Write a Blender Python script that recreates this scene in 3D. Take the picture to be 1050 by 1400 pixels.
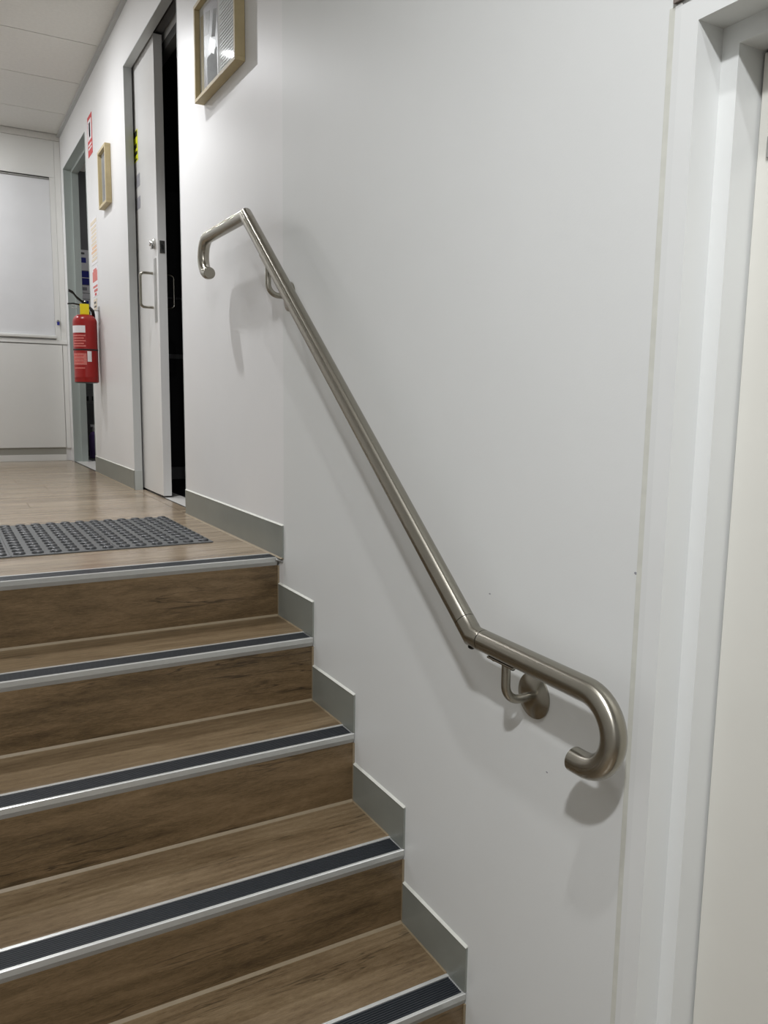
import bpy, bmesh, math, random
from mathutils import Vector, Matrix

for o in list(bpy.data.objects):
    bpy.data.objects.remove(o)
SC = bpy.context.scene
COL = SC.collection
random.seed(4)

# ------------------------------------------------------------------ camera
# metres; x = 0 is the plastered wall, z = 0 the landing floor, y = 0 the top nosing
CAM = Vector((-0.8758, -2.1834, 0.4631))
FW = Vector((0.48678, 0.86275, -0.13717))
RT = Vector((0.87180, -0.48966, 0.01410))
FW.normalize()
RT = (RT - FW * RT.dot(FW)).normalized()
UP = RT.cross(FW).normalized()
cd = bpy.data.cameras.new('camera')
cam = bpy.data.objects.new('camera', cd)
COL.objects.link(cam)
cam.matrix_world = Matrix(((RT.x, UP.x, -FW.x, CAM.x), (RT.y, UP.y, -FW.y, CAM.y),
                           (RT.z, UP.z, -FW.z, CAM.z), (0, 0, 0, 1)))
cd.sensor_fit = 'VERTICAL'
cd.sensor_height = 36
cd.lens = 36 * 1086.48 / 1400
cd.clip_start = 0.02
SC.camera = cam

# ------------------------------------------------------------------ world, lamps, exposure
w = bpy.data.worlds.new('world')
SC.world = w
w.use_nodes = True
w.node_tree.nodes['Background'].inputs[0].default_value = (0.8, 0.85, 0.9, 1)
w.node_tree.nodes['Background'].inputs[1].default_value = 0.05
SC.view_settings.view_transform = 'Standard'
SC.view_settings.look = 'None'
SC.view_settings.exposure = 0.0
SC.view_settings.gamma = 1.0
SC.view_settings.use_curve_mapping = False

CEIL = 2.29
LOW = -1.08
# ceiling downlights: x, y, watts, disk diameter
LAMPS = [(-0.64, 2.15, 12, 0.06), (-0.47, 0.96, 104, 0.06), (-1.52, -2.78, 320, 0.15),
         (-1.05, 3.55, 15, 0.09), (-0.78, -1.95, 14, 0.09)]
for i, (lx, ly, lp, ld) in enumerate(LAMPS):
    if i == 2:      # beam narrowed and aimed at the stairwell wall to leave the treads dimmer
        l = bpy.data.lights.new('downlight_lamp', 'SPOT')
        l.shadow_soft_size = ld / 2
        l.spot_size = math.radians(86)
        l.spot_blend = 1.0
    elif i == 1:    # deep-set downlight, its baffle cuts the light off towards the ceiling
        l = bpy.data.lights.new('downlight_lamp', 'SPOT')
        l.shadow_soft_size = ld / 2
        l.spot_size = math.radians(94)
        l.spot_blend = 1.0
    else:
        l = bpy.data.lights.new('downlight_lamp', 'AREA')
        l.shape = 'DISK'
        l.size = ld
    l.energy = lp
    l.color = (0.995, 1.0, 1.025)
    lo = bpy.data.objects.new('downlight_lamp', l)
    lo.location = (lx, ly, CEIL - 0.016)
    if i == 2:
        lo.rotation_euler = (Vector((0.0, -1.1, -0.45)) - lo.location).to_track_quat('-Z', 'Y').to_euler()
    COL.objects.link(lo)

# ------------------------------------------------------------------ materials
def nodes(name):
    m = bpy.data.materials.new(name)
    m.use_nodes = True
    nt = m.node_tree
    return m, nt, nt.nodes['Principled BSDF']

def noise(nt, scale, detail=3, rough=0.5, vec=None, dist=0.0):
    n = nt.nodes.new('ShaderNodeTexNoise')
    n.inputs['Scale'].default_value = scale
    n.inputs['Detail'].default_value = detail
    n.inputs['Roughness'].default_value = rough
    n.inputs['Distortion'].default_value = dist
    if vec is not None:
        nt.links.new(vec, n.inputs['Vector'])
    return n

def mapping(nt, scale, kind='Object', loc=(0, 0, 0)):
    tc = nt.nodes.new('ShaderNodeTexCoord')
    mp = nt.nodes.new('ShaderNodeMapping')
    mp.inputs['Scale'].default_value = scale
    mp.inputs['Location'].default_value = loc
    nt.links.new(tc.outputs[kind], mp.inputs['Vector'])
    return mp.outputs['Vector']

def ramp(nt, fac, stops):
    r = nt.nodes.new('ShaderNodeValToRGB')
    els = r.color_ramp.elements
    while len(els) < len(stops):
        els.new(0.5)
    for e, (p, c) in zip(els, stops):
        e.position = p
        e.color = (*c, 1)
    nt.links.new(fac, r.inputs['Fac'])
    return r.outputs['Color']

def bump(nt, bs, h, strength=0.1, dist=0.001):
    b = nt.nodes.new('ShaderNodeBump')
    b.inputs['Strength'].default_value = strength
    b.inputs['Distance'].default_value = dist
    nt.links.new(h, b.inputs['Height'])
    nt.links.new(b.outputs['Normal'], bs.inputs['Normal'])

def s2l(r, g, b):
    f = lambda c: c / 12.92 if c <= 0.04045 else ((c + 0.055) / 1.055) ** 2.4
    return (f(r / 255), f(g / 255), f(b / 255))

def plain(name, rgb, rough=0.5, metal=0.0, var=0.04, scale=6.0, bmp=0.0, bscale=300, spec=0.5, coat=0.0):
    m, nt, bs = nodes(name)
    v = mapping(nt, (1, 1, 1))
    n = noise(nt, scale, 3, 0.55, v)
    lo = tuple(c * (1 - var) for c in rgb)
    hi = tuple(min(1, c * (1 + var)) for c in rgb)
    nt.links.new(ramp(nt, n.outputs['Fac'], [(0.3, lo), (0.7, hi)]), bs.inputs['Base Color'])
    bs.inputs['Roughness'].default_value = rough
    bs.inputs['Metallic'].default_value = metal
    bs.inputs['Specular IOR Level'].default_value = spec
    bs.inputs['Coat Weight'].default_value = coat
    if bmp:
        n2 = noise(nt, bscale, 2, 0.5, v)
        bump(nt, bs, n2.outputs['Fac'], bmp, 0.0008)
    return m

def wood(name, cols, rough=0.3, stretch=(1.2, 14, 14), seed=0.0, crack=0.6, per_object=True):
    """long grained oak-look vinyl, grain along x; every piece gets its own stretch of board"""
    m, nt, bs = nodes(name)
    tc = nt.nodes.new('ShaderNodeTexCoord')
    mp = nt.nodes.new('ShaderNodeMapping')
    mp.inputs['Scale'].default_value = stretch
    nt.links.new(tc.outputs['Object'], mp.inputs['Vector'])
    v = mp.outputs['Vector']
    if per_object:
        oi = nt.nodes.new('ShaderNodeObjectInfo')
        mul = nt.nodes.new('ShaderNodeVectorMath')
        mul.operation = 'MULTIPLY_ADD'
        cmb = nt.nodes.new('ShaderNodeCombineXYZ')
        for k in ('X', 'Y', 'Z'):
            nt.links.new(oi.outputs['Random'], cmb.inputs[k])
        nt.links.new(cmb.outputs[0], mul.inputs[0])
        mul.inputs[1].default_value = (37.0, 23.0, 11.0)
        nt.links.new(v, mul.inputs[2])
        v = mul.outputs[0]
    big = noise(nt, 0.9, 4, 0.6, v, 1.0)
    streak = noise(nt, 3.0, 6, 0.7, v, 1.6)
    def stretched(k):
        mm_ = nt.nodes.new('ShaderNodeVectorMath')
        mm_.operation = 'MULTIPLY'
        mm_.inputs[1].default_value = k
        nt.links.new(v, mm_.inputs[0])
        return mm_.outputs[0]
    fine = noise(nt, 9.0, 6, 0.8, stretched((2.6, 4.0, 4.0)), 0.6)
    wv = nt.nodes.new('ShaderNodeTexWave')
    wv.wave_type = 'RINGS'
    wv.inputs['Scale'].default_value = 1.5
    wv.inputs['Distortion'].default_value = 7.0
    wv.inputs['Detail'].default_value = 2.0
    wv.inputs['Detail Scale'].default_value = 0.5
    nt.links.new(v, wv.inputs['Vector'])
    def mixf(a_, b_, f_):
        q = nt.nodes.new('ShaderNodeMix')
        q.inputs['Factor'].default_value = f_
        nt.links.new(a_, q.inputs['A'])
        nt.links.new(b_, q.inputs['B'])
        return q.outputs['Result']
    t1 = mixf(big.outputs['Fac'], streak.outputs['Fac'], 0.4)
    t2 = mixf(t1, fine.outputs['Fac'], 0.40)
    t3 = mixf(t2, wv.outputs['Fac'], 0.035)
    base = ramp(nt, t3, [(0.38, cols[0]), (0.46, cols[1]), (0.54, cols[2]), (0.64, cols[3])])
    # a few dark checks in the board
    cr = noise(nt, 2.3, 3, 0.5, stretched((0.45, 1.3, 1.3)), 0.15)
    sub = nt.nodes.new('ShaderNodeMath'); sub.operation = 'SUBTRACT'; sub.inputs[1].default_value = 0.5
    ab = nt.nodes.new('ShaderNodeMath'); ab.operation = 'ABSOLUTE'
    nt.links.new(cr.outputs['Fac'], sub.inputs[0]); nt.links.new(sub.outputs[0], ab.inputs[0])
    gate = noise(nt, 0.6, 2, 0.5, v)
    gr = ramp(nt, gate.outputs['Fac'], [(0.50, (0, 0, 0)), (0.60, (1, 1, 1))])
    cf = ramp(nt, ab.outputs[0], [(0.0, (crack,) * 3), (0.016, (0, 0, 0))])
    mm = nt.nodes.new('ShaderNodeMath'); mm.operation = 'MULTIPLY'
    nt.links.new(gr, mm.inputs[0]); nt.links.new(cf, mm.inputs[1])
    mc = nt.nodes.new('ShaderNodeMix'); mc.data_type = 'RGBA'
    nt.links.new(mm.outputs[0], mc.inputs['Factor'])
    nt.links.new(base, mc.inputs['A'])
    mc.inputs['B'].default_value = (*[c * 0.3 for c in cols[0]], 1)
    nt.links.new(mc.outputs['Result'], bs.inputs['Base Color'])
    bs.inputs['Roughness'].default_value = rough
    bump(nt, bs, fine.outputs['Fac'], 0.18, 0.0006)
    return m

M = {}
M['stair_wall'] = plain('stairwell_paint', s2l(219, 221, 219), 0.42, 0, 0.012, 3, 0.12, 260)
M['hall_wall'] = plain('hall_paint', s2l(227, 227, 226), 0.42, 0, 0.012, 3, 0.12, 260)
M['frame_white'] = plain('door_frame_enamel', s2l(222, 224, 222), 0.3, 0, 0.015, 5)
M['caulk'] = plain('caulk_bead', s2l(205, 206, 197), 0.5, 0, 0.05, 40)
M['door_white'] = plain('door_enamel', s2l(218, 217, 209), 0.35, 0, 0.015, 4)
M['slide_white'] = plain('sliding_door_enamel', s2l(224, 224, 222), 0.25, 0, 0.015, 4)
M['jamb_grey'] = plain('light_grey_jamb_enamel', s2l(188, 191, 190), 0.35, 0, 0.02, 6)
M['frame_grey'] = plain('grey_green_frame_enamel', s2l(172, 180, 176), 0.35, 0, 0.02, 6)
M['skirting'] = plain('grey_vinyl_skirting', s2l(127, 130, 123), 0.34, 0, 0.05, 9)
M['skirt_light'] = plain('pale_grey_vinyl_skirting', s2l(176, 181, 178), 0.34, 0, 0.03, 9)
M['ceiling'] = plain('ceiling_tile_board', s2l(214, 212, 206), 0.8, 0, 0.03, 60, 0.3, 500)
M['trim_grey'] = plain('ceiling_angle_grey', s2l(176, 177, 175), 0.5, 0, 0.03, 10)
M['joint'] = plain('dark_joint', s2l(62, 58, 54), 0.7, 0, 0.05, 10)
M['cabinet'] = plain('cabinet_laminate', s2l(226, 226, 222), 0.35, 0, 0.015, 4)
M['board'] = plain('pale_panel_laminate', s2l(226, 227, 228), 0.3, 0, 0.02, 6)
M['kick'] = plain('kickboard_grey', s2l(168, 168, 160), 0.4, 0, 0.03, 6)
M['alu'] = plain('anodised_aluminium', s2l(186, 187, 183), 0.27, 0.45, 0.03, 30)
M['alu_glint'] = plain('aluminium_glint', s2l(228, 229, 226), 0.24, 0.6, 0.03, 30)  # paler colour paints the lamp's glint along the nosing edge
M['alu_dull'] = plain('dull_aluminium', s2l(160, 160, 156), 0.45, 0.35, 0.04, 30)
M['rubber'] = plain('black_grip_rubber', s2l(36, 40, 45), 0.42, 0, 0.10, 60)
M['sealant'] = plain('tan_sealant', s2l(134, 120, 96), 0.5, 0, 0.05, 40)
M['mat'] = plain('grey_rubber_mat', s2l(90, 92, 92), 0.42, 0, 0.06, 30, 0.2, 600)
M['dome'] = plain('mat_dome_rubber', s2l(52, 54, 56), 0.38, 0, 0.06, 30)
M['oak'] = plain('pale_timber_frame', s2l(190, 174, 134), 0.5, 0, 0.07, 25)
M['red'] = plain('red_cylinder_enamel', s2l(152, 12, 6), 0.3, 0, 0.03, 5)
M['black'] = plain('black_plastic', s2l(26, 26, 26), 0.4, 0, 0.1, 20)
M['yellow'] = plain('yellow_tag_card', s2l(236, 214, 20), 0.5, 0, 0.03, 20)
M['paper'] = plain('white_paper', s2l(236, 234, 236), 0.6, 0, 0.02, 10)
M['paper_grey'] = plain('grey_print', s2l(150, 150, 156), 0.6, 0, 0.1, 60)
M['pink_print'] = plain('pale_red_print', s2l(212, 120, 112), 0.6, 0, 0.15, 120)
M['red_print'] = plain('red_print', s2l(200, 58, 58), 0.55, 0, 0.06, 60)
M['blue_print'] = plain('blue_print', s2l(38, 44, 140), 0.55, 0, 0.08, 60)
M['buff_print'] = plain('buff_print', s2l(224, 212, 190), 0.6, 0, 0.1, 90)
M['orange_print'] = plain('orange_print', s2l(226, 192, 158), 0.6, 0, 0.1, 90)
M['yellow_print'] = plain('fluoro_yellow_print', s2l(222, 226, 30), 0.5, 0, 0.05, 40)
M['chrome'] = plain('satin_chrome', s2l(190, 188, 184), 0.25, 1.0, 0.03, 20)
M['dark'] = plain('dark_room_shade', s2l(30, 30, 32), 0.5, 0, 0.1, 4)  # near-black stands for the lack of light in the store room
M['dark_grey'] = plain('charcoal_paint', s2l(92, 92, 92), 0.5, 0, 0.05, 4)
M['room_grey'] = plain('back_room_grey_paint', s2l(120, 120, 120), 0.6, 0, 0.05, 4)
M['floor_pale'] = plain('pale_threshold_vinyl', s2l(205, 203, 198), 0.4, 0, 0.04, 20)
M['purple'] = plain('purple_plastic', s2l(112, 88, 152), 0.35, 0, 0.05, 10)
M['print_lilac'] = plain('lilac_photo_print', s2l(188, 182, 194), 0.35, 0, 0.12, 14)
M['print_text'] = plain('small_text_print', s2l(206, 209, 212), 0.35, 0, 0.08, 260)
M['print_dark'] = plain('dark_photo_print', s2l(132, 122, 128), 0.35, 0, 0.3, 40)
M['lens'] = plain('lamp_lens', s2l(250, 250, 245), 0.4)
M['head_shade'] = plain('brown_grey_shade', s2l(122, 112, 106), 0.6, 0, 0.05, 30)  # tone of the shade over the lower door frame
m, nt, bs = nodes('picture_glass')
nt.nodes.remove(bs)
tr = nt.nodes.new('ShaderNodeBsdfTransparent')
tr.inputs['Color'].default_value = (0.96, 0.97, 0.965, 1)
gl = nt.nodes.new('ShaderNodeBsdfGlossy')
gl.inputs['Roughness'].default_value = 0.03
mxs = nt.nodes.new('ShaderNodeMixShader')
mxs.inputs[0].default_value = 0.10
nt.links.new(tr.outputs[0], mxs.inputs[1])
nt.links.new(gl.outputs[0], mxs.inputs[2])
nt.links.new(mxs.outputs[0], nt.nodes['Material Output'].inputs['Surface'])
M['glass'] = m

# brushed stainless steel, fine brushing that stretches reflections across the tube
m, nt, bs = nodes('brushed_stainless_steel')
v = mapping(nt, (40, 40, 40))
n = noise(nt, 18, 4, 0.6, v)
nt.links.new(ramp(nt, n.outputs['Fac'], [(0.3, s2l(158, 154, 143)), (0.7, s2l(163, 159, 148))]), bs.inputs['Base Color'])
bs.inputs['Metallic'].default_value = 1
bs.inputs['Roughness'].default_value = 0.27
bs.inputs['Anisotropic'].default_value = 0.8
at = nt.nodes.new('ShaderNodeAttribute')
at.attribute_name = 'axis'
nt.links.new(at.outputs['Vector'], bs.inputs['Tangent'])
M['steel'] = m
m2 = m.copy(); m2.name = 'satin_stainless_steel'
b2 = m2.node_tree.nodes['Principled BSDF']
for lk_ in list(b2.inputs['Tangent'].links): m2.node_tree.links.remove(lk_)
b2.inputs['Anisotropic'].default_value = 0
b2.inputs['Roughness'].default_value = 0.26
M['satin'] = m2
M['steel_dark'] = plain('dark_groove_steel', s2l(40, 38, 34), 0.5, 0.8, 0.1, 40)

oak_cols = [s2l(82, 67, 46), s2l(108, 90, 66), s2l(125, 107, 81), s2l(144, 126, 99)]
M['tread'] = wood('oak_vinyl_tread', oak_cols, 0.34, (2.2, 12, 12), 0.0, 0.7)
riser_shade_cols = [s2l(62, 48, 31), s2l(90, 73, 49), s2l(110, 90, 64), s2l(130, 109, 81)]  # the treads' oak, darkened to paint the shade on the risers
M['riser'] = wood('oak_vinyl_riser_shaded', riser_shade_cols, 0.38, (2.2, 12, 12), 3.0, 0.9)
floor_glare_cols = [s2l(112, 97, 80), s2l(146, 130, 110), s2l(166, 150, 128), s2l(184, 168, 146)]  # same oak, lightened to paint the glare on the landing
M['floor'] = wood('oak_vinyl_plank_glare', floor_glare_cols, 0.2, (1.0, 11, 11), 6.0, 0.5)

# ------------------------------------------------------------------ mesh helpers
def link(name, bm, mat=None, parent=None, smooth=False, loc=None):
    me = bpy.data.meshes.new(name)
    bmesh.ops.recalc_face_normals(bm, faces=bm.faces)
    bm.to_mesh(me)
    bm.free()
    if smooth:
        for p in me.polygons:
            p.use_smooth = True
        me.set_sharp_from_angle(angle=math.radians(38))
    o = bpy.data.objects.new(name, me)
    if mat is not None:
        for mm_ in (mat if isinstance(mat, (list, tuple)) else [mat]):
            me.materials.append(mm_)
    if loc:
        o.location = loc
    COL.objects.link(o)
    if parent:
        o.parent = parent
    return o

def empty(name, label, cat, loc=(0, 0, 0), group=None):
    o = bpy.data.objects.new(name, None)
    o.empty_display_size = 0.05
    o.location = loc
    COL.objects.link(o)
    return tag(o, label, cat, group)

def tag(o, label, cat, group=None):
    o['label'] = label
    o['category'] = cat
    if group:
        o['group'] = group
    return o

def struct(o, label=None, cat=None):
    o['kind'] = 'structure'
    if label:
        o['label'] = label
    if cat:
        o['category'] = cat
    return o

def bx(bm, x0, x1, y0, y1, z0, z1, bevel=0.0, mi=0):
    r = bmesh.ops.create_cube(bm, size=1)
    vs = r['verts']
    for v_ in vs:
        v_.co = Vector((x0 + (x1 - x0) * (v_.co.x + 0.5), y0 + (y1 - y0) * (v_.co.y + 0.5), z0 + (z1 - z0) * (v_.co.z + 0.5)))
    fs = list({f for v_ in vs for f in v_.link_faces})
    for f_ in fs:
        f_.material_index = mi
    if bevel > 0:
        es = list({e for v_ in vs for e in v_.link_edges})
        bmesh.ops.bevel(bm, geom=es, offset=bevel, segments=2, affect='EDGES', profile=0.5)
    return bm

def box(name, x0, x1, y0, y1, z0, z1, mat, parent=None, bevel=0.0):
    """box whose origin sits at its own centre-bottom, in the coordinates of the parent's space"""
    cx, cy = (x0 + x1) / 2, (y0 + y1) / 2
    bm = bmesh.new()
    bx(bm, x0 - cx, x1 - cx, y0 - cy, y1 - cy, 0, z1 - z0, bevel)
    loc = Vector((cx, cy, z0))
    if parent:
        loc -= wloc(parent)
    return link(name, bm, mat, parent, False, loc)

def wloc(o):
    l = Vector(o.location)
    while o.parent:
        o = o.parent
        l += Vector(o.location)
    return l

def prism(bm, pts, axis, a, b, mi=0):
    """extrude a closed 2-D outline along an axis; pts in the other two axes in cyclic order"""
    def put(p, t):
        if axis == 'x':
            return (t, p[0], p[1])
        if axis == 'y':
            return (p[0], t, p[1])
        return (p[0], p[1], t)
    va = [bm.verts.new(put(p, a)) for p in pts]
    vb = [bm.verts.new(put(p, b)) for p in pts]
    n_ = len(pts)
    fs = [bm.faces.new(va), bm.faces.new(vb[::-1])]
    for i in range(n_):
        fs.append(bm.faces.new((va[i], vb[i], vb[(i + 1) % n_], va[(i + 1) % n_])))
    for f_ in fs:
        f_.material_index = mi
    return bm

def sweep(bm, path, r, seg=24, caps=True, cap_bevel=0.0):
    """round tube along a polyline, mitred at each corner"""
    lay = bm.verts.layers.float_vector.get('axis') or bm.verts.layers.float_vector.new('axis')
    P = [Vector(p) for p in path]
    n_ = len(P)
    t = [(P[min(i + 1, n_ - 1)] - P[max(i - 1, 0)]).normalized() for i in range(n_)]
    d = [(P[i + 1] - P[i]).normalized() for i in range(n_ - 1)]
    for i in range(1, n_ - 1):
        t[i] = (d[i - 1] + d[i]).normalized()
    t[0], t[-1] = d[0], d[-1]
    up = Vector((1, 0, 0)) if abs(t[0].x) < 0.9 else Vector((0, 0, 1))
    rings = []
    nrm = (up - t[0] * up.dot(t[0])).normalized()
    for i in range(n_):
        nrm = (nrm - t[i] * nrm.dot(t[i])).normalized()
        bi = t[i].cross(nrm)
        ring = []
        for k in range(seg):
            a = 2 * math.pi * k / seg
            off = nrm * math.cos(a) + bi * math.sin(a)
            q = off * r
            if 0 < i < n_ - 1:      # mitre
                c = d[i].dot(t[i])
                ax = (d[i] - d[i - 1])
                if ax.length > 1e-5:
                    ax = (ax - t[i] * ax.dot(t[i])).normalized()
                    q = q + ax * (q.dot(ax)) * (1 / max(c, 0.3) - 1)
            ring.append(P[i] + q)
        rings.append(ring)
    if cap_bevel > 0:
        def shrink(i, sgn):
            return [P[i] + (q - P[i]) * ((r - cap_bevel) / r) + t[i] * sgn * 0 for q in rings[i]]
        first = shrink(0, -1)
        last = shrink(-1, 1)
        rings[0] = [q + t[0] * cap_bevel for q in rings[0]]
        rings[-1] = [q - t[-1] * cap_bevel for q in rings[-1]]
        rings = [first] + rings + [last]
    V = [[bm.verts.new(q) for q in ring] for ring in rings]
    tt = ([t[0]] + t + [t[-1]]) if cap_bevel > 0 else t
    for ring, tv in zip(V, tt):
        for v_ in ring:
            v_[lay] = tv
    for i in range(len(V) - 1):
        for k in range(seg):
            bm.faces.new((V[i][k], V[i][(k + 1) % seg], V[i + 1][(k + 1) % seg], V[i + 1][k]))
    if caps:
        bm.faces.new(V[0][::-1])
        bm.faces.new(V[-1])
    return bm

def lathe(bm, prof, axis='z', origin=(0, 0, 0), seg=32):
    """prof: list of (radius, height)"""
    ox = Vector(origin)
    rings = []
    for (r_, h_) in prof:
        ring = []
        for k in range(seg):
            a = 2 * math.pi * k / seg
            c, s = r_ * math.cos(a), r_ * math.sin(a)
            p = {'z': (c, s, h_), 'x': (h_, c, s), 'y': (c, h_, s)}[axis]
            ring.append(bm.verts.new(ox + Vector(p)))
        rings.append(ring)
    for i in range(len(rings) - 1):
        for k in range(seg):
            bm.faces.new((rings[i][k], rings[i][(k + 1) % seg], rings[i + 1][(k + 1) % seg], rings[i + 1][k]))
    bm.faces.new(rings[0][::-1])
    bm.faces.new(rings[-1])
    return bm

def arc(c, r, a0, a1, n_, x):
    return [(x, c[0] + r * math.cos(math.radians(a0 + (a1 - a0) * i / n_)),
             c[1] + r * math.sin(math.radians(a0 + (a1 - a0) * i / n_))) for i in range(n_ + 1)]

# ------------------------------------------------------------------ structure: walls
XL = -1.6                      # left wall of the hall and stairwell
YB = 4.107                     # end of the hall
YF = -4.2                      # wall behind the camera
CORNER = -0.034                # where hall wall paint meets stairwell wall
D1N, D1F, D1T = 1.006, 1.958, 2.03    # sliding-door opening
D2N, D2F, D2T = 3.075, 3.965, 2.032   # grey framed doorway
DRF, DRT = -1.43, 0.949        # lower door: far edge, head
DRN = -2.30
STEPS = 6
G, H = 0.25, 0.18

bm = bmesh.new()
bx(bm, 0, 0.14, CORNER, D1N, 0, CEIL + .05)
bx(bm, 0, 0.038, D1N, D1F, D1T, CEIL + .05)
bx(bm, 0.10, 0.14, D1N, D1F, D1T, CEIL + .05)
bx(bm, 0.038, 0.10, D1N, D1F, 2.12, CEIL + .05)
# pocket for the sliding door: front lining, back lining
bx(bm, 0, 0.038, D1F, 2.75, 0, CEIL + .05)
bx(bm, 0.10, 0.14, D1F, 2.75, 0, CEIL + .05)
bx(bm, 0, 0.14, 2.75, D2N - .004, 0, CEIL + .05)
bx(bm, 0, 0.14, D2N - .004, D2F + .004, D2T + .004, CEIL + .05)
bx(bm, 0, 0.092, D2F + .004, YB + .1, 0, CEIL + .05)
bx(bm, 0.0, 0.14, CORNER, D1N, -0.3, 0.0005)
bx(bm, 0.0, 0.14, D1N, YB + .1, -0.3, -0.006)
wall_hall = struct(link('wall_right', bm, M['hall_wall']))
bm = bmesh.new()
bx(bm, 0.0, 0.14, DRF + .004, CORNER, LOW, CEIL + .05)
bx(bm, 0.0, 0.14, DRN - .004, DRF + .004, DRT + .004, CEIL + .05)
bx(bm, 0.0, 0.14, YF, DRN - .004, LOW, CEIL + .05)
wall_st = struct(link('wall_stairwell', bm, M['stair_wall']))
bm = bmesh.new()
bx(bm, XL - .1, XL, YF, YB + .1, LOW, CEIL + .05)
struct(link('wall_left', bm, M['hall_wall']))
bm = bmesh.new()
bx(bm, XL - .1, 0.14, YF - .1, YF, LOW, CEIL + .05)
struct(link('wall_front', bm, M['hall_wall']))
bm = bmesh.new()
bx(bm, XL - .1, 0.0, YB + .012, YB + .12, 0, CEIL + .05)
struct(link('wall_back', bm, M['hall_wall']))

# ceiling slab with its tiles
bm = bmesh.new()
bx(bm, XL - .1, 0.2, YF - .1, YB + .12, CEIL + 0.012, CEIL + 0.08)
ceil = struct(link('ceiling', bm, M['joint']))
tw = 0.589
ys = [2.457 + tw * k for k in range(-11, 4)]
ty = 4.107 - 0.02
for k in range(len(ys)):
    ya = ys[k] + 0.0030
    yb = min(ys[k] + tw - 0.0030, ty)
    if yb - ya < 0.05:
        continue
    for (xa, xb) in ((XL + 0.01, -1.2), (-1.196, -0.019)):
        t = box('ceiling_tile', xa, xb, ya, yb, CEIL, CEIL + 0.012, M['ceiling'], ceil)
# wall angle round the ceiling edge
struct(box('trim_1', -0.019, 0.0, CORNER - 4, YB, CEIL - 0.019, CEIL + 0.006, M['trim_grey']))
struct(box('trim_2', XL, 0.0, YB - 0.014, YB + 0.012, CEIL - 0.042, CEIL - 0.001, M['ceiling']))

# hall floor: bed plus planks
bm = bmesh.new()
bx(bm, XL, 0, 0.0215, YB + .1, -0.155, -0.0045)
floor = struct(link('floor', bm, M['joint']))
seam0 = 0.13
rows = []
y = 0.0675
k = 0
edges = [0.0675] + [seam0 + 0.185 * i for i in range(0, 22)]
special = {1.425: -0.543, 2.165: -0.392, 2.535: -0.507}
for i in range(len(edges)):
    ya = edges[i]
    yb = edges[i + 1] if i + 1 < len(edges) else YB
    yb = min(yb, YB)
    if yb - ya < 0.01:
        continue
    jx = None
    for s_, x_ in special.items():
        if abs(ya - s_) < 0.01:
            jx = x_
    if jx is None:
        jx = random.uniform(-1.5, -0.95)
    cuts = [XL, jx, -0.0015] if jx > -1.2 else [XL, jx, -0.0015]
    for a, b in zip(cuts[:-1], cuts[1:]):
        if b - a > 0.02:
            box('plank', a + 0.0008, b - 0.0008, ya + 0.0007, yb - 0.0007, -0.004, 0.0, M['floor'], floor)
# lower hall floor
bm = bmesh.new()
bx(bm, XL, 0, YF, -G * (STEPS - 1), LOW - .1, LOW - 0.004)
lf = struct(link('floor_lower', bm, M['joint']))
yy = YF
while yy < -G * (STEPS - 1) - 0.02:
    y2 = min(yy + 0.185, -G * (STEPS - 1))
    cut = random.uniform(-1.3, -0.4)
    box('plank', XL, cut - 0.0008, yy + .0007, y2 - .0007, LOW - 0.004, LOW, M['floor'], lf)
    box('plank', cut, 0, yy + .0007, y2 - .0007, LOW - 0.004, LOW, M['floor'], lf)
    yy += 0.185

# small chips and scuffs in the stairwell paint
for (cy, cz, a) in ((-1.3792, 0.2215, 0.004), (-1.2083, -0.157, 0.003), (-1.3845, 0.17, 0.002), (-1.033, 0.115, 0.003)):
    cbm = bmesh.new()
    pts_ = [(math.cos(t_) * a * random.uniform(0.6, 1.2), math.sin(t_) * a * random.uniform(0.3, 0.8)) for t_ in [k_ * math.pi / 3.5 for k_ in range(7)]]
    prism(cbm, pts_, 'x', -0.0003, 0.0001)
    link('paint_chip', cbm, M['paper_grey'], wall_st, loc=(0, cy, cz))

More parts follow.
